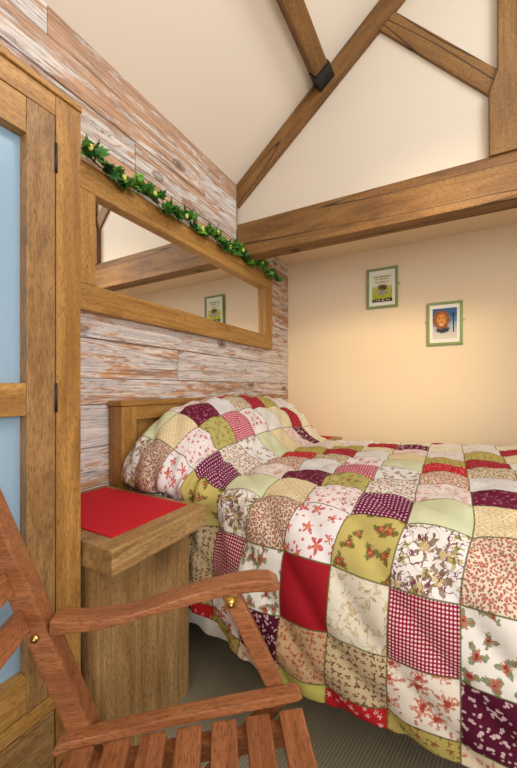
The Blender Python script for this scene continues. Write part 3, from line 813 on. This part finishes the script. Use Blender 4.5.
def art_mat(name, kind):
    m = N(name)
    sx = m.node('ShaderNodeSeparateXYZ'); m.set(sx.inputs[0], m.node('ShaderNodeTexCoord').outputs['Generated'])
    x, z = sx.outputs[0], sx.outputs[2]
    vec = m.node('ShaderNodeCombineXYZ'); m.set(vec.inputs[0], x); m.set(vec.inputs[1], z)
    def rad(cx, cz, rx, rz_, wob, sc):
        dx = m.math('DIVIDE', m.math('SUBTRACT', x, cx), rx); dz = m.math('DIVIDE', m.math('SUBTRACT', z, cz), rz_)
        r = m.math('SQRT', m.math('ADD', m.math('MULTIPLY', dx, dx), m.math('MULTIPLY', dz, dz)))
        return m.math('ADD', r, m.math('MULTIPLY', m.math('SUBTRACT', m.noise(vec.outputs[0], sc, 4, .65), .5), wob))
    def band(z0, z1):
        return m.math('MULTIPLY', m.math('GREATER_THAN', z, z0), m.math('LESS_THAN', z, z1))
    def inside(r, soft=.15): return m.ramp(r, [(1-soft, 1.0), (1.0, 0.0)])
    n = m.noise(vec.outputs[0], 7, 4, .6)
    if kind == 'animal':
        c = m.ramp(m.math('ADD', z, m.math('MULTIPLY', n, .35)), [(.25, lin((205, 200, 190))), (.55, lin((170, 178, 186))), (.75, lin((78, 122, 160))), (1, lin((52, 92, 138)))])
        c = m.mix(inside(rad(.42, .30, .34, .13, .9, 8), .3), c, lin((44, 50, 68)))
        r = rad(.36, .63, .37, .33, .55, 9)
        c = m.mix(inside(r), c, m.ramp(m.noise(vec.outputs[0], 16, 4, .7), [(.3, lin((70, 34, 18))), (.7, lin((176, 104, 50)))]))
        c = m.mix(m.math('MULTIPLY', inside(rad(.37, .62, .24, .25, .3, 9), .5), .8), c, lin((220, 150, 78)))
        for ex in (.29, .45): c = m.mix(inside(rad(ex, .68, .045, .03, .2, 20), .4), c, lin((110, 62, 30)))
        c = m.mix(inside(rad(.37, .55, .055, .04, .5, 20), .8), c, lin((130, 74, 44)))
        c = m.mix(m.math('MULTIPLY', inside(rad(.37, .46, .10, .06, .5, 14), .6), .45), c, lin((236, 214, 186)))
        c = m.mix(m.math('MULTIPLY', band(.2, .82), m.math('LESS_THAN', m.math('ABSOLUTE', m.math('SUBTRACT', x, .86)), .025)), c, lin((34, 38, 48)))
        c = m.mix(inside(rad(.85, .78, .08, .09, .6, 10), .4), c, lin((40, 50, 66)))
    else:
        c = m.ramp(z, [(.0, lin((176, 186, 50))), (.42, lin((196, 198, 70))), (.56, lin((206, 208, 150))), (.62, lin((222, 220, 194)))])
        c = m.mix(m.math('MULTIPLY', m.math('LESS_THAN', z, .55), m.ramp(m.noise(vec.outputs[0], 12, 4, .7), [(.45, 0.0), (.65, .7)])), c, lin((92, 104, 34)))
        c = m.mix(inside(rad(.52, .52, .28, .13, .9, 9), .3), c, m.ramp(m.noise(vec.outputs[0], 14, 3), [(.4, lin((58, 44, 30))), (.65, lin((140, 108, 62)))]))
        c = m.mix(inside(rad(.48, .34, .30, .10, .9, 9), .3), c, m.ramp(m.noise(vec.outputs[0], 16, 3), [(.4, lin((110, 110, 96))), (.65, lin((196, 192, 170)))]))
        c = m.mix(band(.0, .115), c, lin((36, 32, 28)))
        bl = m.math('GREATER_THAN', m.noise(m.vmath('MULTIPLY', vec.outputs[0], (16, 3, 1)), 1, 1), .5)
        c = m.mix(m.math('MULTIPLY', bl, m.math('MULTIPLY', band(.035, .085), m.math('LESS_THAN', m.math('ABSOLUTE', m.math('SUBTRACT', x, .5)), .44))), c, lin((190, 186, 160)))
        for z0, z1, w_, cc in ((.88, .93, .42, (132, 150, 104)), (.80, .84, .34, (132, 150, 104)), (.72, .745, .40, (140, 134, 112)), (.67, .695, .3, (140, 134, 112))):
            tx = m.math('GREATER_THAN', m.noise(m.vmath('MULTIPLY', vec.outputs[0], (22, 2, 1)), 1, 1), .42)
            c = m.mix(m.math('MULTIPLY', tx, m.math('MULTIPLY', band(z0, z1), m.math('LESS_THAN', m.math('ABSOLUTE', m.math('SUBTRACT', x, .5)), w_))), c, lin(cc))
    return m.fin(c, .6, .3)
def art_meadow(b, w, h):
    a, c = w-.040, h-.046; b.box(-a, a, -.0012, -.0001, -c, c); return art_mat('print_meadow', 'meadow')
def art_animal(b, w, h):
    a, c = w-.036, h-.044; b.box(-a, a, -.0012, -.0001, -c, c); return art_mat('print_animal', 'animal')
picture(.681, .908, 1.664, 1.970, 'green framed meadow print on cream wall, higher of the two pictures', art_meadow)
picture(1.105, 1.329, 1.355, 1.659, 'green framed print of a ginger maned animal, lower of two', art_animal)

# ------------------------------------------------------------------ slatted armchair
fwd = V((-.483, .8755, 0)); rgt = V((.8755, .483, 0))
T0 = .71; R0 = .114*T0
base = V((CX, 0, 0)) + rgt*R0 + fwd*T0
Fd = rgt*.993 + fwd*.116
ch = empty('slatted_armchair', (base.x, base.y, 0), 'reddish hardwood slatted garden armchair in the foreground beside the bed', 'armchair', rz=math.atan2(Fd.y, Fd.x))
# chair frame of reference: x forward (u), y away from the viewer's side (lat), z up
WID = .52
TH = .042
def poly_bar(mb, top, bot, y0, y1, bev=.004):
    mb.prism(top + bot[::-1], 'y', y0, y1, bev)
slz = lambda u: interp([(-.46, .386), (-.31, .401), (-.2, .410), (-.1, .415), (.0, .421)], u)[0]
back_u = lambda z: -.475 - .40*(z-.574)
for side in (0, 1):
    y0, y1 = (0, TH) if side == 0 else (-WID-TH, -WID)
    # back stile
    b = MB()
    zt, zb_ = .862, .355
    b.prism([(back_u(zb_), zb_), (back_u(zt), zt), (back_u(zt)-.02, zt+.012), (back_u(zt)-.046, zt), (back_u(zb_)-.046, zb_)], 'y', y0, y1, .005)
    st = b.build('back_stile', RED['X'], ch)
    q = MB(); yb = -.001 if side == 0 else -WID+.001
    q.cyl((-.503, yb, .581), (0, -1 if side == 0 else 1, 0), .0075, .005, 12); q.cyl((-.503, yb, .581), (0, -1 if side == 0 else 1, 0), .0035, .008, 6)
    q.build('bolt', BRASS, st)['label'] = 'metal bolt head'
    # armrest, bowed along its length
    top = [(-.478, .612), (-.43, .607), (-.387, .607), (-.345, .611), (-.311, .618), (-.25, .634), (-.196, .648), (-.14, .659), (-.09, .664), (-.055, .661), (-.037, .650)]
    bot = [(-.478, .584), (-.43, .585), (-.387, .588), (-.345, .595), (-.311, .603), (-.25, .616), (-.196, .627), (-.14, .636), (-.09, .639), (-.055, .637), (-.040, .640)]
    b = MB(); poly_bar(b, top, bot, y0-.004 if side == 0 else y0, y1 if side == 0 else y1+.004, .004); b.build('armrest', RED['X'], ch)
    # support under the armrest
    ys0, ys1 = (.006, .034) if side == 0 else (-WID-.034, -WID-.006)
    b = MB(); b.prism([(-.158, .634), (-.124, .644), (-.028, .436), (-.062, .430)], 'y', ys0, ys1, .004)
    sp = b.build('arm_support', RED['X'], ch)
    q = MB(); yb = .006 if side == 0 else -WID-.006; dn = -1 if side == 0 else 1
    q.box(-.150, -.124, yb+(-.003 if side == 0 else 0), yb+(0 if side == 0 else .003), .606, .634, .001)
    q.cyl((-.137, yb, .618), (0, dn, 0), .0085, .008, 12); q.cyl((-.137, yb, .618), (0, dn, 0), .004, .014, 8)
    q.build('bolt', BRASS, sp)['label'] = 'brass bolt and plate'
    # seat rail along the side, rounded front end
    yr0, yr1 = (-.024, .004) if side == 0 else (-WID-.004, -WID+.024)
    us = [-.445, -.36, -.256, -.15, -.06, -.015]
    zb = lambda u: interp([(-.46, .376), (-.256, .403), (-.07, .420), (0, .427)], u)[0]
    top = [(u, zb(u)+.021) for u in us] + [(-.002, zb(0)+.017), (.004, zb(0)+.011)]
    bot = [(u, zb(u)+.003) for u in us] + [(-.002, zb(0)+.004), (.004, zb(0)+.008)]
    top = [(-.463, zb(-.456)+.010), (-.457, zb(-.452)+.018)] + top; bot = [(-.463, zb(-.456)+.004), (-.457, zb(-.452)-.003)] + bot
    b = MB(); poly_bar(b, top, bot, yr0, yr1, .003); b.build('seat_rail', RED['X'], ch)
    # bearer below the slats
    yi0, yi1 = (-.045, -.02) if side == 0 else (-WID+.02, -WID+.045)
    b = MB(); poly_bar(b, [(-.45, slz(-.45)-.021), (-.2, slz(-.2)-.021), (-.01, slz(-.01)-.021)], [(-.45, slz(-.45)-.056), (-.2, slz(-.2)-.056), (-.01, slz(-.01)-.056)], yi0, yi1, .003)
    b.build('seat_bearer', RED['X'], ch)
    # crossed legs
    yl0, yl1 = (.002, .028) if side == 0 else (-WID-.028, -WID-.002)
    b = MB(); b.prism([(-.44, .384), (-.40, .388), (-.02, .0), (-.065, .0)], 'y', yl0-.028 if side == 0 else yl0+.028, yl1-.030 if side == 0 else yl1+.026, .003); b.build('leg', RED['X'], ch)
    b = MB(); b.prism([(-.06, .402), (-.02, .406), (-.41, 0), (-.455, 0)], 'y', yl0, yl1, .003); b.build('leg', RED['X'], ch)
for i in range(7):
    u1 = .003 - i*.0652; u0 = u1-.0475
    b = MB(); um = (u0+u1)/2; sl = math.atan2(slz(u1)-slz(u0), u1-u0)
    M_ = Matrix.Translation((um, 0, slz(um)-.010)) @ Matrix.Rotation(-sl, 4, 'Y')
    b.box(-.0237, .0237, -WID+.025, -.025, -.010, .010, .004, M=M_); b.build('seat_slat', RED['Y'], ch)
for i in range(4):
    zc = .613 + i*.0705
    um = back_u(zc)-.036; a = math.atan(.40)
    M_ = Matrix.Translation((um, 0, zc)) @ Matrix.Rotation(-a, 4, 'Y')
    b = MB(); b.box(-.009, .009, -WID+.001, -.001, -.023, .023, .004, M=M_); b.build('back_slat', RED['Y'], ch)
b = MB(); b.box(-.25, -.215, -WID+.028, -.026, .15, .17, .003); b.build('stretcher', RED['Y'], ch)

# ------------------------------------------------------------------ light
def area(name, loc, rot, sx, sy, power, col, spread=180):
    l = bpy.data.lights.new(name, 'AREA'); l.shape = 'RECTANGLE'; l.size = sx; l.size_y = sy; l.energy = power; l.color = col; l.spread = R(spread)
    o = bpy.data.objects.new(name, l); COL.objects.link(o); o.location = loc; o.rotation_euler = rot
    return o
# daylight at the rooflight, the side window and the glazed door behind the camera
xm_ = (SX0+SX1)/2; pc = slope_pts(xm_, (SY0+SY1)/2, .06)
area('rooflight_daylight', pc, (0, math.atan(SL), 0), .6, 1.0, 18, (.90, .95, 1))
area('window_daylight', (W+.05, (wy0+wy1)/2, (wz0+wz1)/2), (0, R(90), 0), 1.1, 1.7, 32, (.93, .96, 1))
area('door_daylight', ((dx0+dx1)/2, Y0-.05, 1.1), (R(90), 0, 0), 1.7, 2.0, 18, (.95, .97, 1))
# unseen warm spot in front of the truss, placed for the back wall glow
def point(name, loc, power, col, rad):
    l = bpy.data.lights.new(name, 'POINT'); l.energy = power; l.color = col; l.shadow_soft_size = rad
    o = bpy.data.objects.new(name, l); COL.objects.link(o); o.location = loc
def spot(name, loc, rot, power, col, size, blend, rad):
    l = bpy.data.lights.new(name, 'SPOT'); l.energy = power; l.color = col; l.spot_size = R(size); l.spot_blend = blend; l.shadow_soft_size = rad
    o = bpy.data.objects.new(name, l); COL.objects.link(o); o.location = loc; o.rotation_euler = rot
WARM = (1, .78, .50)
tgt = V((.80, 2.8, 1.12)); src = V((1.70, .70, 2.35))
spot('ceiling_spot_lamp', src, (tgt-src).to_track_quat('-Z', 'Y').to_euler(), 125, WARM, 46, 1, .25)
point('warm_room_fill', (2.2, -.9, 2.3), 20, (1, .78, .52), .12)  # unseen point lamp added behind the camera for an overall warm tone
w = bpy.data.worlds.new('daylight_sky'); scene.world = w; w.use_nodes = True
w.node_tree.nodes['Background'].inputs[0].default_value = (.75, .87, 1, 1); w.node_tree.nodes['Background'].inputs[1].default_value = 1.2

vs_ = scene.view_settings
vs_.view_transform = 'Standard'; vs_.look = 'None'; vs_.gamma = 1; vs_.exposure = .32; vs_.use_curve_mapping = False
scene.cycles.use_denoising = True
scene.cycles.max_bounces = 10; scene.cycles.diffuse_bounces = 6
